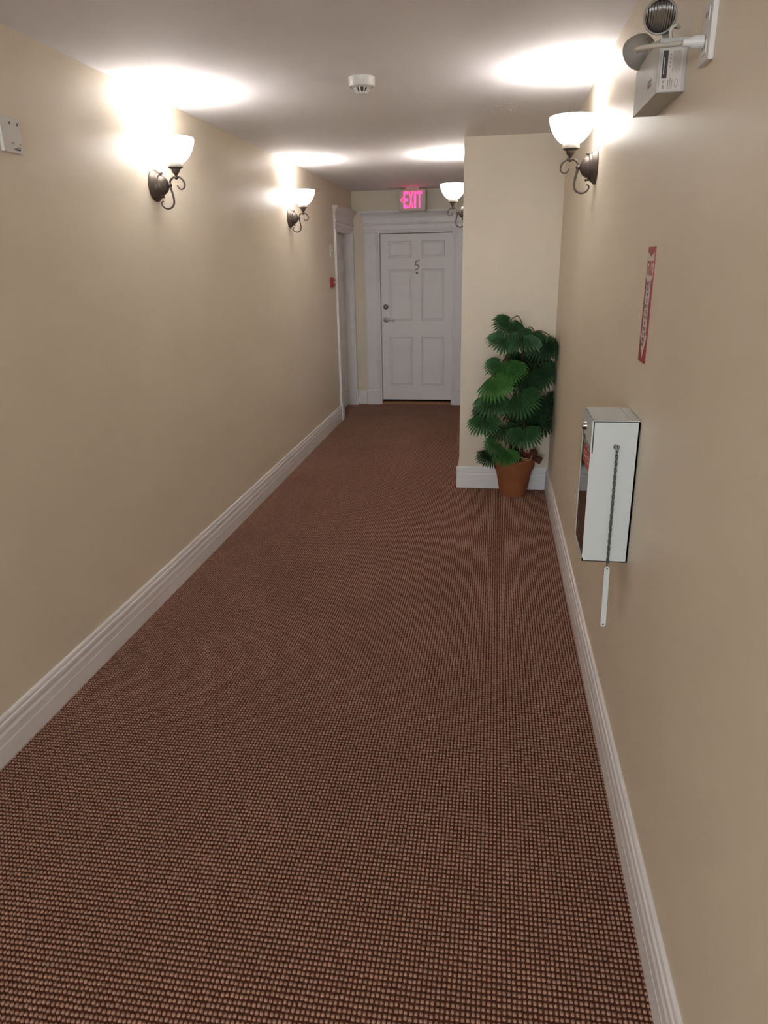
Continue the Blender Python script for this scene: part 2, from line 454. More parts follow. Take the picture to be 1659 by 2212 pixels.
def door(name, label, origin, U, N, W, lever_side, cas_l, cas_r, recess, number=False, cut_r=None, sill=False):
    """W opening width; casing widths; leaf sits `recess` behind the wall face"""
    fr = frame_fn(origin, U, N)
    t = thing(name, fr(W / 2, 0, 0), label, 'door', kind='structure')
    Uv, Nv = Vector(U), Vector(N)
    z1 = DTOP
    # jamb lining
    j = MB()
    lbox(j, fr, 0, 0.016, -T, 0.001, 0, z1); lbox(j, fr, W - 0.016, W, -T, 0.001, 0, z1); lbox(j, fr, 0.016, W - 0.016, -T, 0.001, z1 - 0.016, z1)
    obj('jamb', j, 'trim_white', t)
    # stop behind which the leaf closes
    a, b = 0.020, W - 0.020; zb, zt = 0.050 if sill else 0.012, z1 - 0.022
    # leaf: stiles and rails
    n0, n1 = -recess - 0.040, -recess
    rel = lambda f: a + (b - a) * f
    cols = [(rel(0.112), rel(0.440)), (rel(0.573), rel(0.897))]
    rows = [(0.222, 0.830), (1.025, 1.638), (1.768, 1.958)]
    lf = MB()
    us = [a, cols[0][0], cols[0][1], cols[1][0], cols[1][1], b]
    zs = [zb, rows[0][0], rows[0][1], rows[1][0], rows[1][1], rows[2][0], rows[2][1], zt]
    for i in range(5):
        for k in range(7):
            well = (i in (1, 3)) and (k in (1, 3, 5))
            lbox(lf, fr, us[i], us[i + 1], n0, n1 - (0.022 if well else 0), zs[k], zs[k + 1])
    leaf = obj('door_leaf', lf, 'door_white', t)
    for (u0, u1) in cols:
        for (r0, r1) in rows:
            p = MB()
            prof = [(0.0, -0.001), (0.008, -0.011), (0.014, -0.013), (0.034, -0.003), (0.036, -0.003)]
            rings = []
            vs = []
            for d, n in prof:
                vs += [fr(u0 + d, n1 + n, r0 + d), fr(u1 - d, n1 + n, r0 + d), fr(u1 - d, n1 + n, r1 - d), fr(u0 + d, n1 + n, r1 - d)]
            fs = []
            for k in range(len(prof) - 1):
                for i in range(4):
                    jn = (i + 1) % 4
                    fs.append((4 * k + i, 4 * k + jn, 4 * k + 4 + jn, 4 * k + 4 + i))
            L = 4 * (len(prof) - 1); fs.append((L, L + 1, L + 2, L + 3))
            p.add(vs, fs)
            obj('panel', p, 'door_white', leaf)
    # lever and deadbolt
    ul = a + 0.055 if lever_side == 'l' else b - 0.055
    sg = 1 if lever_side == 'l' else -1
    lv = MB().lathe([(0, 0.0), (0, 0.033), (0.008, 0.033), (0.012, 0.026), (0.014, 0.014), (0.05, 0.012), (0.056, 0.0)], fr(ul, n1, 1.045), Nv, 24)
    pts = spline([fr(ul, n1 + 0.046, 1.045), fr(ul + sg * 0.03, n1 + 0.052, 1.049), fr(ul + sg * 0.075, n1 + 0.052, 1.044), fr(ul + sg * 0.112, n1 + 0.044, 1.038)], 5)
    lv.tube(pts, [0.015] * 5 + [0.0135] * 5 + [0.012] * 6, 12)
    obj('lever_handle', lv, 'satin_metal', leaf, smooth=True)
    db = MB().lathe([(0, 0), (0, 0.031), (0.008, 0.031), (0.014, 0.024), (0.016, 0.015), (0.02, 0.014), (0.02, 0)], fr(ul, n1, 1.20), Nv, 24)
    obj('deadbolt', db, 'dull_metal', leaf, smooth=True)
    if number:
        uc = (cols[0][1] + cols[1][0]) / 2 + 0.003
        pts = spline([(uc + 0.032, n1 + 0.004, 1.732), (uc - 0.004, n1 + 0.004, 1.729), (uc - 0.012, n1 + 0.004, 1.722), (uc - 0.022, n1 + 0.004, 1.690),
                      (uc - 0.016, n1 + 0.004, 1.684), (uc + 0.012, n1 + 0.004, 1.680), (uc + 0.020, n1 + 0.004, 1.665), (uc + 0.008, n1 + 0.004, 1.640),
                      (uc - 0.010, n1 + 0.004, 1.630), (uc - 0.030, n1 + 0.004, 1.622)], 6)
        nb = MB().tube([fr(*p) for p in pts], 0.0072, 8)
        obj('numeral_five', nb, 'grey_numeral', leaf, smooth=True)
        obj('peephole', MB().lathe([(0, 0), (0, 0.015), (0.004, 0.015), (0.006, 0.009), (0.003, 0.006), (0.003, 0)], fr(uc, n1, 1.594), Nv, 20), 'dull_metal', leaf, smooth=True)
    # threshold
    if sill: obj('threshold', lbox(MB(), fr, 0.016, W - 0.016, -recess - 0.06, -0.004, 0, 0.024), 'threshold_wood', t, bevel=0.003)
    # casing: plinth block, moulded board, frieze, cornice
    def side(uin, s, wd):
        # profile across the width (0 = opening edge), thickness
        pr = [(0, 0), (0, 0.012), (0.006, 0.016), (0.020, 0.016), (0.026, 0.020), (wd - 0.012, 0.020), (wd - 0.006, 0.024), (wd, 0.024), (wd, 0)]
        if wd < 0.08: pr = [(0, 0), (0, 0.012), (0.006, 0.016), (wd - 0.006, 0.020), (wd, 0.020), (wd, 0)]
        c = MB().sweep([(s * u, n) for u, n in pr], fr(uin, 0, 0.19), fr(uin, 0, z1), Uv, Nv)
        obj('side_casing', c, 'trim_white', t)
        g = MB(); u0, u1 = sorted((uin, uin + s * wd))
        lbox(g, fr, u0, u1, 0, 0.027, 0, 0.172)
        g.sweep([(0, 0.172), (0.027, 0.172), (0.031, 0.176), (0.031, 0.182), (0.024, 0.190), (0, 0.190)], fr(u0, 0, 0), fr(u1, 0, 0), Nv, (0, 0, 1))
        obj('plinth_block', g, 'trim_white', t)
    side(0, -1, cas_l); side(W, 1, cas_r)
    hl, hr = -cas_l, W + cas_r
    zf = z1
    fz = MB().sweep([(0, zf), (0.012, zf), (0.016, zf + 0.006), (0.016, zf + 0.020), (0.020, zf + 0.026), (0.020, zf + 0.075), (0.027, zf + 0.078),
                     (0.029, zf + 0.086), (0.027, zf + 0.094), (0.020, zf + 0.097), (0.020, zf + 0.150), (0, zf + 0.150)],
                    fr(hl, 0, 0), fr(hr, 0, 0), Nv, (0, 0, 1))
    obj('frieze', fz, 'trim_white', t)
    # cornice: crown profile returned at both ends (stacked slabs growing outward)
    cr = [(0.150, 0.020), (0.160, 0.024), (0.172, 0.028), (0.186, 0.036), (0.198, 0.046), (0.206, 0.054), (0.210, 0.058), (0.232, 0.062)]
    vs = []; fs = []
    for h, n in cr:
        e = max(0.0, n - 0.020)
        e0 = hl - e; e1 = hr + e if cut_r is None else min(hr + e, cut_r)
        vs += [fr(e0, 0, zf + h), fr(e0, n, zf + h), fr(e1, n, zf + h), fr(e1, 0, zf + h)]
    for k in range(len(cr) - 1):
        for i in range(4):
            jn = (i + 1) % 4; fs.append((4 * k + i, 4 * k + jn, 4 * k + 4 + jn, 4 * k + 4 + i))
    fs += [(0, 1, 2, 3), tuple(4 * (len(cr) - 1) + i for i in range(4))]
    obj('cornice', MB().add(vs, fs), 'trim_white', t)
    return t

door('door_1', 'white recessed side door in the left wall beside the red alarm pull', (XL, D1A, 0), (0, 1, 0), (1, 0, 0), D1B - D1A, 'l', 0.105, 0.056, 0.10,
     cut_r=YE - D1A - 0.003)
door('door_2', 'white six-panel end door with number 5, peephole and lever handle', (D2A, YE, 0), (1, 0, 0), (0, -1, 0), D2B - D2A, 'l', 0.165, 0.165, 0.065,
     number=True, sill=True)
door('door_3', 'white side door behind the partition, only its lever tip showing', (XP, D3B, 0), (0, -1, 0), (-1, 0, 0), D3B - D3A, 'r', 0.105, 0.105, 0.004)

# ================================================================== WALL SCONCES
def make_sconce(name, label, loc, flip, tall=False):
    """local frame: x out of the wall, z up, origin on the wall at the plate centre"""
    t = thing(name, loc, label, 'wall lamp', 'bronze wall sconces along the corridor')
    if flip: t.rotation_euler = (0, 0, PI)
    ORG[t.name] = Vector((0, 0, 0))
    X = (1, 0, 0)
    bp = MB().lathe([(0, 0), (0, 0.075), (0.005, 0.0765), (0.010, 0.074), (0.014, 0.068), (0.022, 0.064), (0.026, 0.057), (0.036, 0.053), (0.038, 0.046),
                     (0.046, 0.044), (0.054, 0.040), (0.064, 0.031), (0.072, 0.016), (0.076, 0.0)], (0, 0, 0), X, 40)
    plate = obj('backplate', bp, 'bronze', t, smooth=True)
    for s in (-1, 1):
        obj('mounting_screw', MB().lathe([(0.022, 0), (0.022, 0.004), (0.040, 0.004), (0.043, 0.0055), (0.047, 0.0055), (0.050, 0)], (0, 0, s * 0.055), X, 12), 'bronze', plate, smooth=True)
    Z = (0, 0, 1)
    up = spline([(0.082, 0, 0.002), (0.085, 0, 0.018), (0.095, 0, 0.030), (0.108, 0, 0.036), (0.120, 0, 0.037), (0.138, 0, 0.033), (0.153, 0, 0.021), (0.161, 0, 0.004),
                 (0.158, 0, -0.012), (0.148, 0, -0.020), (0.137, 0, -0.021), (0.127, 0, -0.014), (0.122, 0, -0.002)], 5)
    n = len(up)
    obj('scroll_arm', MB().tube(up, [0.0050 - 0.0022 * max(0, (i / n - 0.4)) / 0.6 for i in range(n)], 10), 'bronze', t, smooth=True)
    dn = spline([(0.082, 0, -0.002), (0.086, 0, -0.020), (0.092, 0, -0.045), (0.0955, 0, -0.070), (0.092, 0, -0.090), (0.080, 0, -0.104), (0.062, 0, -0.110),
                 (0.044, 0, -0.107), (0.031, 0, -0.096), (0.027, 0, -0.085), (0.031, 0, -0.077), (0.039, 0, -0.075)], 5)
    n = len(dn)
    obj('scroll_hook', MB().tube(dn, [0.0058 - 0.0028 * i / n for i in range(n)], 10), 'bronze', t, smooth=True)
    obj('joint_ball', MB().ball((0.082, 0, 0), 0.011), 'bronze', t, smooth=True)
    obj('stem_ball', MB().ball((0.119, 0, 0.034), 0.010), 'bronze', t, smooth=True)
    ax = (0.120, 0, 0)
    cup = MB().lathe([(0.040, 0), (0.042, 0.007), (0.048, 0.009), (0.054, 0.015), (0.062, 0.020), (0.070, 0.021), (0.074, 0.029), (0.078, 0.036), (0.082, 0.037), (0.082, 0)], ax, Z, 28)
    obj('cup', cup, 'bronze', t, smooth=True)
    col = MB().lathe([(0.080, 0.0), (0.080, 0.0385), (0.085, 0.0395), (0.096, 0.0385), (0.101, 0.0370), (0.101, 0.0)], ax, Z, 28)
    obj('collar', col, 'collar', t, smooth=True)
    out = [(0.100, 0.036), (0.106, 0.049), (0.116, 0.061), (0.132, 0.075), (0.150, 0.0865), (0.170, 0.0955), (0.190, 0.1015), (0.205, 0.1040), (0.212, 0.1030), (0.213, 0.1005)]
    inn = [(h + 0.002, r - 0.004) for h, r in reversed(out[:-2])]
    obj('glass_shade', MB().lathe(out + inn + [(0.104, 0.0)], ax, Z, 48), 'shade_glass', t, smooth=True)
    top = 0.212 if tall else 0.182
    prof = [(0.104, 0.013), (0.125, 0.013), (0.140, 0.018), (0.158, 0.026), (top - 0.025, 0.029), (top - 0.012, 0.025), (top - 0.004, 0.015), (top, 0)]
    obj('light_bulb', MB().lathe(prof, ax, Z, 16), 'bulb_glow', t, smooth=True)
    return t

make_sconce('wall_sconce', 'bronze scroll sconce with glowing glass bowl, nearest on the left wall', (XL, 3.74, 2.099), False, True)
make_sconce('wall_sconce', 'bronze scroll sconce with glowing bowl on left wall, nearer the side door', (XL, 6.245, 2.078), False)
make_sconce('wall_sconce', 'bronze scroll sconce with glowing bowl on right wall, below the emergency light', (XR, 3.74, 2.108), True)
make_sconce('wall_sconce', 'sconce half hidden by the partition edge, right of the exit sign', (XP, 6.26, 2.085), True)
# unseen sconce pair added behind the viewer to lift the foreground light
make_sconce('wall_sconce', 'added unseen bronze sconce on the left wall behind the viewer', (XL, -1.26, 2.10), False)
make_sconce('wall_sconce', 'added unseen bronze sconce on the right wall behind the viewer', (XR, -1.26, 2.10), True)

# ================================================================== EXIT SIGN
def exit_sign():
    y0 = 8.74; x0, x1, z0, z1 = -1.137, -0.828, 2.264, 2.492
    t = thing('exit_sign', ((x0 + x1) / 2, y0 + 0.03, H), 'illuminated red EXIT sign with left arrow hanging from the ceiling', 'exit sign')
    hous = MB().box(x0, x1, y0, y0 + 0.05, z0, z1)
    h = obj('housing', hous, 'cream_plastic', t, bevel=0.008)
    obj('ceiling_canopy', MB().box(-1.06, -0.90, y0 - 0.005, y0 + 0.06, z1 - 0.002, H), 'cream_plastic', t, bevel=0.003)
    place = lambda u, v, n: (u, y0 - 0.0005 - 0.004 * n, v)
    spans = [('E', -1.080, -1.028), ('X', -1.021, -0.971), ('I', -0.958, -0.939), ('T', -0.925, -0.869)]
    for ch, a, b in spans:
        mb = fit_text(ch, a, b, 2.298, 2.472, place, 0.012)
        obj('letter', mb, 'exit_glow', t)
    ar = MB()
    for s in (1, -1):
        ar.sweep([(0, 0), (0.009, 0), (0.009, 0.004), (0, 0.004)], (-1.118, y0, 2.385), (-1.094, y0, 2.385 + s * 0.026), (1, 0, 0), (0, -1, 0))
    obj('arrow', ar, 'exit_glow', t)
    return t
exit_sign()

# ================================================================== SMOKE DETECTOR
def detector():
    c = Vector((-0.648, 3.705, H))
    t = thing('smoke_detector', c, 'white smoke detector with slotted basket on the ceiling', 'smoke detector')
    D = (0, 0, -1)
    obj('base', MB().lathe([(0, 0), (0, 0.062), (0.034, 0.060), (0.038, 0.057), (0.034, 0.052), (0.032, 0.0)], c, D, 36), 'white_plastic', t, smooth=True)
    obj('inner_ring', MB().lathe([(0.031, 0.050), (0.038, 0.046), (0.041, 0.038), (0.040, 0.0)], c, D, 36), 'white_plastic', t, smooth=True)
    obj('sensor_core', MB().lathe([(0.034, 0.022), (0.060, 0.014), (0.060, 0)], c, D, 20), 'dark_slot', t, smooth=True)
    for k in range(10):
        a = 2 * PI * k / 10 + 0.2
        d = Vector((math.cos(a), math.sin(a), 0))
        obj('basket_rib', MB().tube([c + d * 0.036 + Vector((0, 0, -0.038)), c + d * 0.034 + Vector((0, 0, -0.046)), c + d * 0.023 + Vector((0, 0, -0.064))], 0.0032, 6), 'white_plastic', t)
    obj('basket_cap', MB().lathe([(0.060, 0), (0.060, 0.024), (0.064, 0.025), (0.068, 0.020), (0.069, 0)], c, D, 28), 'white_plastic', t, smooth=True)
detector()

# ================================================================== EMERGENCY LIGHT UNIT (right wall)
def emergency():
    x0, x1, y0, y1, z0, z1 = 0.372, XR, 2.072, 2.392, 2.087, 2.203
    t = thing('emergency_light', (XR, 2.23, z0), 'grey two-headed emergency light box mounted high on the right wall', 'emergency light')
    hs = obj('housing', MB().box(x0 + 0.004, x1, y0, y1, z0, z1), 'unit_grey', t, bevel=0.002)
    cv = obj('front_cover', MB().box(x0, x0 + 0.005, y0 - 0.001, y1 + 0.001, z0 - 0.001, z1 + 0.001), 'unit_grey', t, bevel=0.0015)
    # raised badge on the cover
    bd = MB()
    for (a, b, c, d) in ((2.150, 2.192, 2.118, 2.1195), (2.150, 2.192, 2.1315, 2.133), (2.150, 2.152, 2.118, 2.133), (2.190, 2.192, 2.118, 2.133)):
        bd.box(x0 - 0.0012, x0, a, b, c, d)
    for k in range(4): bd.box(x0 - 0.001, x0, 2.157 + k * 0.008, 2.162 + k * 0.008, 2.123, 2.128)
    obj('badge', bd, 'lamp_grey', cv)
    # rating sticker on the end
    ys = y0 - 0.0006
    st = obj('rating_sticker', MB().box(0.3785, 0.4285, ys, y0, 2.0905, 2.178), 'sign_white', t)
    obj('black_block', MB().box(0.3815, 0.3935, ys - 0.0004, ys, 2.117, 2.176), 'sign_black', st)
    obj('bright_stripe', MB().box(0.3845, 0.3862, ys - 0.0007, ys, 2.126, 2.162), 'sign_white', st)
    pr = MB()
    for k in range(8):
        x = 0.4055 + k * 0.0024
        pr.box(x, x + 0.0009, ys - 0.0004, ys, 2.128 + 0.004 * (k % 3), 2.176)
    for k in range(4): pr.box(0.3985, 0.4015, ys - 0.0004, ys, 2.140 + k * 0.0085, 2.1435 + k * 0.0085)
    pr.lathe([(0, 0), (0, 0.0028), (0.0006, 0.0028), (0.0006, 0)], (0.3865, ys + 0.0002, 2.110), (0, -1, 0), 12)
    pr.box(0.3845, 0.3885, ys - 0.0004, ys, 2.094, 2.103)
    for k in range(3): pr.box(0.397 + k * 0.0045, 0.3990 + k * 0.0045, ys - 0.0004, ys, 2.093, 2.114 + 0.004 * (k % 2))
    for (a, b, c, d) in ((0.4135, 0.4205, 2.098, 2.099), (0.4135, 0.4205, 2.113, 2.114), (0.4135, 0.4145, 2.098, 2.114), (0.4195, 0.4205, 2.098, 2.114)):
        pr.box(a, b, ys - 0.0004, ys, c, d)
    obj('small_print', pr, 'lamp_grey', st)
    # lamp heads
    def head(c, dr, r, name='lamp_head'):
        c = Vector(c); d = Vector(dr).normalized()
        h = obj(name, MB().lathe([(-0.044, 0), (-0.043, r * 0.30), (-0.040, r * 0.52), (-0.032, r * 0.74), (-0.020, r * 0.90), (-0.006, r * 0.99), (0.004, r * 1.03), (0.009, r * 1.03),
                                  (0.011, r * 0.99), (0.010, r * 0.91), (0.006, r * 0.91)], c, d, 36), 'lamp_grey', t, smooth=True)
        obj('lens', MB().lathe([(0.005, r * 0.92), (0.009, r * 0.72), (0.012, r * 0.4), (0.013, 0)], c, d, 36), 'lamp_lens', h, smooth=True)
        return h, c - d * 0.036
    h1, b1 = head((0.371, 2.098, 2.256), (-0.22, -1.0, -0.42), 0.0375)
    h2, b2 = head((0.366, 2.352, 2.240), (-0.42, 0.88, -0.30), 0.043)
    for b, yy in ((b1, 2.140), (b2, 2.318)):
        obj('swivel_neck', MB().tube([(0.402, yy, z1 - 0.001), (0.402, yy, z1 + 0.014), tuple(b)], [0.013, 0.012, 0.011], 12).ball(tuple(b), 0.014), 'lamp_grey', t, smooth=True)
    obj('lamp_wire', MB().tube(spline([(0.400, 2.095, z1), (0.396, 2.088, 2.222), (0.407, 2.090, 2.232), (0.418, 2.110, 2.232), (0.410, 2.130, 2.24)], 6), 0.0042, 8), 'cream_plastic', t, smooth=True)
    # cord with its plug
    cd = obj('power_cord', MB().tube(spline([(0.396, 1.868, 2.143), (0.372, 1.900, 2.148), (0.340, 1.960, 2.161), (0.316, 2.000, 2.168), (0.311, 2.030, 2.172), (0.320, 2.062, 2.178),
                                   (0.345, 2.085, 2.188), (0.372, 2.115, 2.203), (0.386, 2.130, 2.207), (0.394, 2.135, 2.200)], 7), 0.0054, 10), 'cream_plastic', t, smooth=True)
    pg = MB().lathe([(0, 0), (0, 0.0135), (0.016, 0.0135), (0.021, 0.012), (0.032, 0.0085), (0.042, 0.0080), (0.044, 0)], (XR - 0.014, 1.868, 2.142), (-1, 0, 0), 16)
    obj('plug', pg, 'white_plastic', cd, smooth=True)
emergency()

def outlet(name, label, wall_x, out, y0, y1, z0, z1):
    t = thing(name, (wall_x, (y0 + y1) / 2, z0), label, 'outlet')
    o = lambda d: wall_x + out * d
    xs = sorted((o(0), o(0.012)))
    obj('cover_plate', MB().box(xs[0], xs[1], y0, y1, z0, z1), 'white_plastic', t, bevel=0.0025)
    yc = (y0 + y1) / 2
    for zc in (z0 + 0.030, z1 - 0.030):
        xs = sorted((o(0.011), o(0.0138)))
        so = obj('socket', MB().box(xs[0], xs[1], yc - 0.017, yc + 0.017, zc - 0.014, zc + 0.014), 'white_plastic', t, bevel=0.002)
        xs = sorted((o(0.0137), o(0.0142)))
        for dy in (-0.007, 0.007):
            obj('slot', MB().box(xs[0], xs[1], yc + dy - 0.0012, yc + dy + 0.0012, zc - 0.004, zc + 0.006), 'dark_slot', so)
    return t
outlet('outlet_plate', 'white outlet plate on right wall with the emergency light plugged in', XR, -1, 1.820, 1.897, 2.098, 2.218)

# white twin plate on the left wall, cut by the frame edge
def left_plate():
    y0, y1, z0, z1 = 2.545, 2.657, 2.102, 2.216
    t = thing('wall_plate', (XL, 2.60, z0), 'white plastic wall plate with slots at the left edge of the left wall', 'wall plate')
    obj('cover_plate', MB().box(XL, XL + 0.012, y0, y1, z0, z1), 'white_plastic', t, bevel=0.002)
    X = XL + 0.0122
    for y in (2.598, 2.641):
        obj('slot', MB().box(X - 0.001, X + 0.0006, y - 0.0025, y + 0.0025, 2.193, 2.202), 'dark_slot', t)
    for y in (2.600, 2.641):
        obj('push_tab', MB().sweep([(0, 0), (0.007, 0.003), (0, 0.007)], (X - 0.001, y - 0.003, 2.130), (X + 0.003, y - 0.003, 2.130), (0, 1, 0), (0, 0, 1)), 'lamp_grey', t)
    obj('lever_switch', MB().box(X - 0.001, X + 0.007, 2.605, 2.636, 2.118, 2.124), 'cream_plastic', t, bevel=0.001)
    obj('slot_line', MB().box(X - 0.001, X + 0.0008, 2.606, 2.637, 2.112, 2.116), 'dark_slot', t)
left_plate()

# small switch plate and red pull station next to the side door
t = thing('switch_plate', (XL, 7.765, 1.785), 'thin white switch plate above the red alarm pull', 'switch plate')
obj('cover_plate', MB().box(XL, XL + 0.009, 7.73, 7.80, 1.785, 1.903), 'white_plastic', t, bevel=0.002)
obj('toggle', MB().box(XL + 0.008, XL + 0.018, 7.760, 7.770, 1.838, 1.852), 'white_plastic', t, bevel=0.001)
t = thing('alarm_pull_station', (XL, 7.72, 1.475), 'red fire alarm pull station beside the left door casing', 'fire alarm')
obj('body', MB().sweep([(0, 1.475), (0.024, 1.475), (0.036, 1.492), (0.040, 1.525), (0.036, 1.562), (0.024, 1.580), (0, 1.580)], (XL, 7.68, 0), (XL, 7.76, 0), (1, 0, 0), (0, 0, 1)), 'alarm_red', t, bevel=0.003)
obj('pull_bar', MB().box(XL + 0.036, XL + 0.046, 7.695, 7.745, 1.518, 1.534), 'white_plastic', t, bevel=0.002)

# ================================================================== FIRE EXTINGUISHER SIGN
def fire_sign():
    ya, yb, z0, z1 = 2.3075, 2.2055, 1.409, 1.734        # left (far) and right (near) edge
    t = thing('fire_extinguisher_sign', (XR, (ya + yb) / 2, z0), 'red FIRE EXTINGUISHER sign with white down arrow on the right wall', 'sign')
    W = ya - yb; Hh = z1 - z0
    P = lambda u, v, n=0.0: (XR - 0.002 - n, ya - u * W, z0 + v * Hh)
    obj('plate', MB().box(XR - 0.002, XR, yb, ya, z0, z1), 'sign_red', t)
    pts = [(0.06, 0.955), (0.5, 0.915), (0.94, 0.955), (0.94, 0.745), (0.76, 0.715), (0.76, 0.250), (0.95, 0.250), (0.5, 0.035), (0.05, 0.250), (0.24, 0.250), (0.24, 0.715), (0.06, 0.745)]
    a = MB(); n = len(pts)
    vs = [P(u, v) for u, v in pts] + [P(u, v, 0.0005) for u, v in pts]
    a.add(vs, [tuple(range(n, 2 * n))] + [(i, (i + 1) % n, n + (i + 1) % n, n + i) for i in range(n)])
    obj('arrow', a, 'sign_white', t)
    pl = lambda u, v, w_: P(u, v, 0.0005 + 0.0004 * w_)
    for ch, (a0, a1) in zip('FIRE', ((0.14, 0.34), (0.38, 0.45), (0.50, 0.70), (0.73, 0.90))):
        obj('letter', fit_text(ch, a0, a1, 0.762, 0.880, pl, 0.02), 'sign_red', t)
    ZS = 0.706
    for k, ch in enumerate('EXTINGUISHER'):
        zt = ZS - k * 0.0485
        wd = 0.05 if ch == 'I' else 0.16
        obj('letter', fit_text(ch, 0.5 - wd, 0.5 + wd, zt - 0.034, zt, pl, 0.01), 'sign_black', t)
fire_sign()

# ================================================================== FIRE EXTINGUISHER CABINET
def cabinet():
    x0, x1, y0, y1, z0, z1 = 0.297, XR, 2.172, 2.391, 0.790, 1.246
    t = thing('extinguisher_cabinet', (XR, (y0 + y1) / 2, z0), 'white metal fire extinguisher cabinet with clear front on right wall', 'cabinet')
    k = 0.0025
    b = MB()
    b.box(x0 + 0.004, x1 - 0.0015, y0, y0 + k, z0, z1 - 0.002)          # near side
    b.box(x0 + 0.004, x1 - 0.0015, y1 - k, y1, z0, z1 - 0.002)
    b.box(x0 + 0.004, x1 - 0.004, y0, y1, z0, z0 + k)
    b.box(x0 + 0.004, x1 - 0.004, y0, y1, z1 - 0.002 - k, z1 - 0.002)
    b.box(x1 - 0.006, x1 - 0.0015, y0, y1, z0, z1 - 0.002)
    body = obj('body', b, 'cabinet_white', t)
    obj('back_gasket', MB().box(x1 - 0.0015, x1, y0 + 0.003, y1 - 0.003, z0 + 0.003, z1 - 0.004), 'dark_slot', t)
    obj('lid', MB().box(x0 + 0.002, x1 - 0.030, y0 - 0.001, y1 + 0.001, z1 - 0.002, z1), 'cabinet_white', t)
    obj('rear_lip', MB().box(x1 - 0.028, x1 - 0.002, y0 - 0.001, y1 + 0.001, z1 - 0.002, z1), 'cabinet_white', t)
    # front: lock strip with stepped lower edge
    f = MB()
    pf = [(y0, z1), (y1, z1), (y1, 1.176), (2.345, 1.176), (2.335, 1.168), (2.318, 1.176), (2.300, 1.163), (y0 + 0.002, 1.163), (y0, 1.166)]
    n = len(pf)
    f.add([(x0, y, z) for y, z in pf] + [(x0 + 0.004, y, z) for y, z in pf],
          [tuple(range(n)), tuple(range(2 * n - 1, n - 1, -1))] + [(i, (i + 1) % n, n + (i + 1) % n, n + i) for i in range(n)])
    fs = obj('lock_strip', f, 'cabinet_white', t)
    obj('cam_lock', MB().lathe([(0, 0), (0, 0.013), (0.008, 0.0125), (0.013, 0.010), (0.014, 0.004), (0.010, 0.003), (0.010, 0)], (x0, 2.300, 1.203), (-1, 0, 0), 20), 'chrome', fs, smooth=True)
    fl = MB().box(x0, x0 + 0.004, y0, y1, z0, z0 + 0.010).box(x0, x0 + 0.004, y1 - 0.006, y1, z0, 1.18).box(x0, x0 + 0.004, y0, y0 + 0.003, z0, 1.166)
    obj('front_frame', fl, 'cabinet_white', t)
    obj('shadow_gap', MB().box(x0 + 0.0042, x0 + 0.0075, y0 - 0.0006, y0, 1.145, z1 - 0.003), 'dark_slot', body)
    pn = obj('clear_pane', MB().box(x0 + 0.0012, x0 + 0.0035, y0 + 0.003, y1 - 0.006, z0 + 0.010, 1.176), 'acrylic_pane', t)
    pl = obj('instruction_label', MB().box(x0 + 0.0004, x0 + 0.0012, y0 + 0.004, 2.330, 1.085, 1.140), 'label_red', pn)
    tx = MB()
    for (a, b_, c, d) in ((2.300, 2.318, 1.119, 1.124), (2.272, 2.292, 1.119, 1.124), (2.255, 2.262, 1.098, 1.130), (2.235, 2.320, 1.107, 1.111), (2.190, 2.240, 1.117, 1.121), (2.190, 2.228, 1.100, 1.104),
                           (2.190, 2.215, 1.127, 1.130)):
        tx.box(x0 + 0.0001, x0 + 0.0004, a, b_, c, d)
    obj('printed_mark', tx, 'sign_white', pl)
    # extinguisher seen through the pane
    e = thing('fire_extinguisher', (0.37, 2.285, z0 + k), 'red fire extinguisher inside the clear-fronted cabinet', 'extinguisher')
    obj('cylinder', MB().lathe([(0.0, 0), (0, 0.045), (0.006, 0.050), (0.26, 0.050), (0.285, 0.042), (0.300, 0.022), (0.312, 0.017), (0.312, 0)], (0.366, 2.285, z0 + k), (0, 0, 1), 28), 'extinguisher_red', e, smooth=True)
    obj('valve', MB().lathe([(0.310, 0), (0.310, 0.016), (0.345, 0.016), (0.350, 0.010), (0.350, 0)], (0.366, 2.285, z0 + k), (0, 0, 1), 16), 'dull_metal', e, smooth=True)
    obj('grip', MB().box(0.330, 0.378, 2.277, 2.293, z0 + 0.352, z0 + 0.362).box(0.325, 0.378, 2.278, 2.292, z0 + 0.376, z0 + 0.384), 'dull_metal', e, bevel=0.002)
    # screw, chain and break bar hanging on the near side
    ys = y0 - 0.001
    hm = thing('break_bar', (0.378, ys - 0.004, 0.567), 'white flat break-glass bar hanging by a chain from the cabinet side', 'break bar')
    obj('eye_screw', MB().lathe([(0, 0), (0, 0.0075), (0.004, 0.007), (0.006, 0.004), (0.012, 0.003), (0.012, 0)], (0.370, y0, 1.168), (0, -1, 0), 14)
        .ball((0.378, ys - 0.006, 1.168), 0.005, 10, 6), 'chrome', hm, smooth=True)
    A = Vector((0.3745, ys - 0.006, 1.164)); B = Vector((0.3765, ys - 0.006, 0.782))
    # links
    NL = 36
    def link(mid, ax, side_, ln, r):
        pts = []
        for i in range(13):
            a_ = 2 * PI * i / 12
            pts.append(mid + ax * (math.cos(a_) * ln) + side_ * (math.sin(a_) * 0.0042))
        return MB().tube(pts, r, 6)
    axv = (B - A).normalized()
    proto = {}
    for i in range(NL):
        mid = A + (B - A) * ((i + 0.5) / NL)
        a_ = PI / 4 if i % 2 else -PI / 4
        sd = Vector((math.cos(a_), math.sin(a_), 0))
        key = i % 2
        if key not in proto:
            o = obj('chain_link', link(Vector((0, 0, 0)), axv, sd, 0.0080, 0.0018), 'dull_metal', hm, origin=(0, 0, 0), smooth=True)
            proto[key] = o
        else:
            o = proto[key].copy(); COL.objects.link(o); o.parent = hm
        o.location = mid - ORG[hm.name]
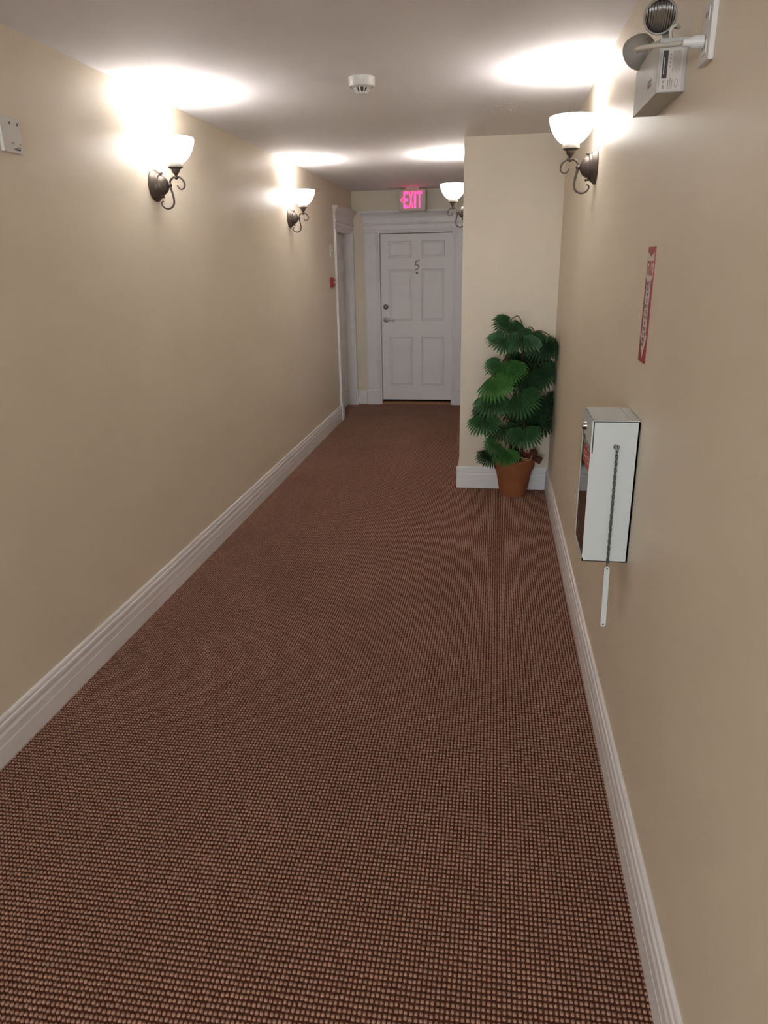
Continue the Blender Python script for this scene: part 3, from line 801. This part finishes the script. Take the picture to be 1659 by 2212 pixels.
    # flat bar with two holes
    tp = Vector((0.3765, ys - 0.006, 0.777)); bt = Vector((0.3800, ys - 0.006, 0.562))
    dv = (bt - tp).normalized(); sv = dv.cross(Vector((0, 1, 0))).normalized()
    L = (bt - tp).length; hw = 0.0084; th = Vector((0, 0.0022, 0))
    out = []
    for i in range(9): a_ = PI * i / 8; out.append(tp + dv * (hw - hw * math.sin(a_)) + sv * (hw * math.cos(a_)))
    for i in range(9): a_ = PI * i / 8; out.append(bt - dv * (hw - hw * math.sin(a_)) - sv * (hw * math.cos(a_)))
    n = len(out)
    br = MB().add([p - th for p in out] + [p + th for p in out], [tuple(range(n)), tuple(range(2 * n - 1, n - 1, -1))] + [(i, (i + 1) % n, n + (i + 1) % n, n + i) for i in range(n)])
    bo = obj('bar', br, 'cabinet_white', hm)
    for q in (tp + dv * 0.0075, bt - dv * 0.0095):
        obj('hole', MB().lathe([(0, 0), (0, 0.0030), (0.0003, 0.0030), (0.0003, 0)], q - th, (0, -1, 0), 12), 'dark_slot', bo)
cabinet()

# ================================================================== POTTED PALM
def palm():
    C = Vector((0.172, 5.322, 0.006))
    t = thing('potted_palm', C, 'fan palm with drooping green leaves in a terracotta pot', 'potted plant')
    pot = MB().lathe([(0, 0), (0, 0.098), (0.010, 0.101), (0.205, 0.137), (0.207, 0.147), (0.215, 0.150), (0.290, 0.156), (0.297, 0.154), (0.297, 0.145), (0.262, 0.140), (0.26, 0)], C, (0, 0, 1), 48)
    p = obj('pot', pot, 'terracotta', t, smooth=True)
    so = MB().lathe([(0.255, 0.1385), (0.268, 0.12), (0.276, 0.07), (0.278, 0)], C, (0, 0, 1), 32)
    obj('soil', so, 'soil', t, smooth=True)
    # trunks
    trunks = []
    for (bx, by, tx, ty, h, r) in ((0.02, 0.0, 0.03, -0.03, 1.24, 0.012), (-0.03, -0.03, -0.02, -0.10, 1.02, 0.010), (0.05, -0.03, 0.09, -0.08, 0.90, 0.010), (0.0, 0.04, -0.01, 0.02, 0.78, 0.010)):
        pts = spline([C + Vector((bx, by, 0.262)), C + Vector((bx * 0.8 + tx * 0.2, by + (ty - by) * 0.3 + 0.01, 0.26 + (h - 0.26) * 0.35)),
                      C + Vector((bx * 0.3 + tx * 0.7, by + (ty - by) * 0.7, 0.26 + (h - 0.26) * 0.7)), C + Vector((tx, ty, h))], 6)
        obj('trunk', MB().tube(pts, [r * (1.15 - 0.4 * i / len(pts)) for i in range(len(pts))], 10), 'bark', t, smooth=True)
        trunks.append(pts)
    LV = [
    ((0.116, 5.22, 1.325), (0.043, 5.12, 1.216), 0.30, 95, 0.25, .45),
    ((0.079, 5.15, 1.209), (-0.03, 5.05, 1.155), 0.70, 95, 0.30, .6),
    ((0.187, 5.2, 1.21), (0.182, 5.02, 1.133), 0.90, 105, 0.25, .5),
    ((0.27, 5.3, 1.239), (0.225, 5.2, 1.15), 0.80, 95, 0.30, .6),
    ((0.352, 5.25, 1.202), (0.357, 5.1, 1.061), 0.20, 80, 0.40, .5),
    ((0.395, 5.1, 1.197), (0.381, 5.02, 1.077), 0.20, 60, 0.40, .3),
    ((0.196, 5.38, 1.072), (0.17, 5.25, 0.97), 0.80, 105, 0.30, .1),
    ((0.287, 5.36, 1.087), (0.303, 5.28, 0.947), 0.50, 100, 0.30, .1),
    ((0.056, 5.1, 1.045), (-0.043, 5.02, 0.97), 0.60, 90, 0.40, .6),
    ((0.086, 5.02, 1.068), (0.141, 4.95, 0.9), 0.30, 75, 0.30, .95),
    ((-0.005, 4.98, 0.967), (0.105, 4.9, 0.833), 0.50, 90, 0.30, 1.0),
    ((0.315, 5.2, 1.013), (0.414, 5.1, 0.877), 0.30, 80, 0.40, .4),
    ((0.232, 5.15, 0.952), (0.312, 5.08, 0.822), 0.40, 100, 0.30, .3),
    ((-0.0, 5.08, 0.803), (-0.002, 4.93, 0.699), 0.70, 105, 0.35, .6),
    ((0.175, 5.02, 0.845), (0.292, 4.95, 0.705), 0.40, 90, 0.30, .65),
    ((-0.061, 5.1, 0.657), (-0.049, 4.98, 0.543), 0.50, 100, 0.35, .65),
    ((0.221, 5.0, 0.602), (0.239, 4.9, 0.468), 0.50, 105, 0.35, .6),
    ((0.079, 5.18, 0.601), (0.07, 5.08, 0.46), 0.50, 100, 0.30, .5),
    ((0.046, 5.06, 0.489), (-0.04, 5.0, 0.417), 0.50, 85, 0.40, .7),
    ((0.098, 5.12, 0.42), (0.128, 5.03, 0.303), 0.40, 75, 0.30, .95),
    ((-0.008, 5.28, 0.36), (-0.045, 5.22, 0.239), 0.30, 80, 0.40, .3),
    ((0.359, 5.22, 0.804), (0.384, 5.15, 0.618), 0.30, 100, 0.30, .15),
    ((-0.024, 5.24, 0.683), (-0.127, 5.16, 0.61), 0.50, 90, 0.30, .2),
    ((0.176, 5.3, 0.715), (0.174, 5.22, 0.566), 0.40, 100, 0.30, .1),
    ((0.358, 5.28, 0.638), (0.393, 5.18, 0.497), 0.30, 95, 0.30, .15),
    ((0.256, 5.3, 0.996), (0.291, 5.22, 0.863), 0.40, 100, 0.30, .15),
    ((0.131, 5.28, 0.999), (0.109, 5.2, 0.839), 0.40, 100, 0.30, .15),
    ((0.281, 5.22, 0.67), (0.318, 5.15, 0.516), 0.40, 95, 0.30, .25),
    ]
    rnd = random.Random(5)
    for A, B, up, spread, droop, lit_tone in LV:
        A, B = Vector(A), Vector(B)
        ax = (B - A); R = ax.length * 0.98; ax.normalize()
        hint = Vector((0.0, -1.0, up * 1.3)); nz = (hint - ax * hint.dot(ax)).normalized(); sy = nz.cross(ax)
        NF = 19; Aang = math.radians(spread)
        vs = []; fs = []
        def P(r, a, dz=0.0):
            q = (r / R)
            # fan droops toward its rim and folds back along the stalk
            z = -droop * R * q * q * (0.55 + 0.75 * (abs(a) / Aang) ** 1.5) + dz
            p = A + ax * (r * math.cos(a)) + sy * (r * math.sin(a)) + nz * z
            p += Vector((0, 0, -0.22 * R * q * q * (abs(a) / Aang)))
            p.x = min(p.x, XR - 0.006 - 0.01 * rnd.random()); p.y = min(p.y, YP - 0.006)
            return p
        d = 2 * Aang / NF
        for i in range(NF):
            a0 = -Aang + i * d; am = a0 + d / 2; a1 = a0 + d
            Rt_ = R * (1 - 0.22 * (abs(am) / Aang) ** 2) * rnd.uniform(0.93, 1.04)
            r1 = Rt_ * rnd.uniform(0.48, 0.60); r2 = Rt_ * 0.82; pl = 0.014 * R / 0.16
            k = len(vs)
            tw = rnd.uniform(-0.12, 0.12) * d; dr_ = rnd.uniform(-0.07, 0.01) * R
            vs += [P(0.012, am), P(r1, a0, -pl * 0.6), P(r1, am, pl), P(r1, a1, -pl * 0.6),
                   P(r2, am - d * 0.40, -pl * 0.2), P(r2, am, pl * 0.7), P(r2, am + d * 0.40, -pl * 0.2), P(Rt_, am + tw, dr_),
                   P(Rt_ * 0.3, a0, -pl * 0.3), P(Rt_ * 0.3, am, pl * 0.5), P(Rt_ * 0.3, a1, -pl * 0.3)]
            fs += [(k, k + 9, k + 8), (k, k + 10, k + 9), (k + 8, k + 9, k + 2, k + 1), (k + 9, k + 10, k + 3, k + 2),
                   (k + 1, k + 2, k + 5, k + 4), (k + 2, k + 3, k + 6, k + 5), (k + 4, k + 5, k + 7), (k + 5, k + 6, k + 7)]
        lf = obj('leaf', MB().add(vs, fs), 'palm_leaf', t)
        lf.color = (lit_tone, lit_tone, lit_tone, 1)  # paints the shade of inner leaves and the brightness of lit ones
        # stalk from the nearest suitable trunk point
        best = None
        for tr in trunks:
            for q in tr:
                dz = A.z - q.z
                if -0.06 < dz < 0.22 or q.z < 0.45 and dz < 0.2:
                    dd = (Vector((q.x, q.y, 0)) - Vector((A.x, A.y, 0))).length + abs(dz - 0.05) * 0.8
                    if best is None or dd < best[0]: best = (dd, q)
        q = best[1] if best else trunks[0][0]
        mid = (q + A) / 2 + Vector((0, 0, 0.035 + 0.12 * (Vector((q.x - A.x, q.y - A.y, 0))).length))
        mid.x = min(mid.x, XR - 0.01)
        sp = spline([q, mid, A, A + ax * 0.02], 6)
        obj('leaf_stalk', MB().tube(sp, [0.0032] * len(sp), 6), 'stalk', t, smooth=True)
    # twine, berries and a dry leaf lying on the soil at the rim
    tw = spline([C + Vector(v) for v in ((0.005, -0.125, 0.292), (0.015, -0.095, 0.305), (0.050, -0.085, 0.312), (0.090, -0.105, 0.300), (0.120, -0.080, 0.306), (0.133, -0.045, 0.318), (0.126, -0.070, 0.330),
                                         (0.120, -0.095, 0.303), (0.095, -0.120, 0.297), (0.060, -0.115, 0.298), (0.062, -0.098, 0.304), (0.100, -0.100, 0.310))], 7)
    obj('twine', MB().tube(tw, 0.0045, 8), 'twine', t, smooth=True)
    for (dx, dy, z) in ((0.066, -0.07, 0.352), (0.074, -0.075, 0.325), (0.092, -0.06, 0.358), (0.116, -0.065, 0.350), (0.127, -0.07, 0.326), (0.110, -0.08, 0.318), (0.099, -0.07, 0.340)):
        b = obj('berry', MB().ball(C + Vector((dx, dy, z)), 0.0075, 10, 6), 'berry', t, smooth=True)
        obj('berry_stem', MB().tube([C + Vector((dx, dy, z)), C + Vector((0.09, -0.05, 0.274))], 0.0016, 5), 'bark', b)
    dl = MB().add([C + Vector(v) for v in ((0.120, 0.00, 0.29), (0.165, -0.07, 0.325), (0.213, -0.06, 0.305), (0.186, -0.07, 0.255), (0.160, -0.06, 0.272), (0.150, -0.05, 0.30))],
                  [(0, 1, 5), (5, 1, 2), (5, 2, 4), (4, 2, 3), (0, 5, 4)])
    obj('dry_leaf', dl, 'dead_leaf', t)
    d2 = MB().add([C + Vector(v) for v in ((0.09, -0.02, 0.28), (0.115, -0.04, 0.365), (0.150, -0.05, 0.378), (0.172, -0.055, 0.345), (0.160, -0.06, 0.310), (0.135, -0.05, 0.32))],
                  [(0, 1, 5), (5, 1, 2), (5, 2, 3), (5, 3, 4), (0, 5, 4)])
    obj('dry_leaf', d2, 'dead_leaf', t)
palm()
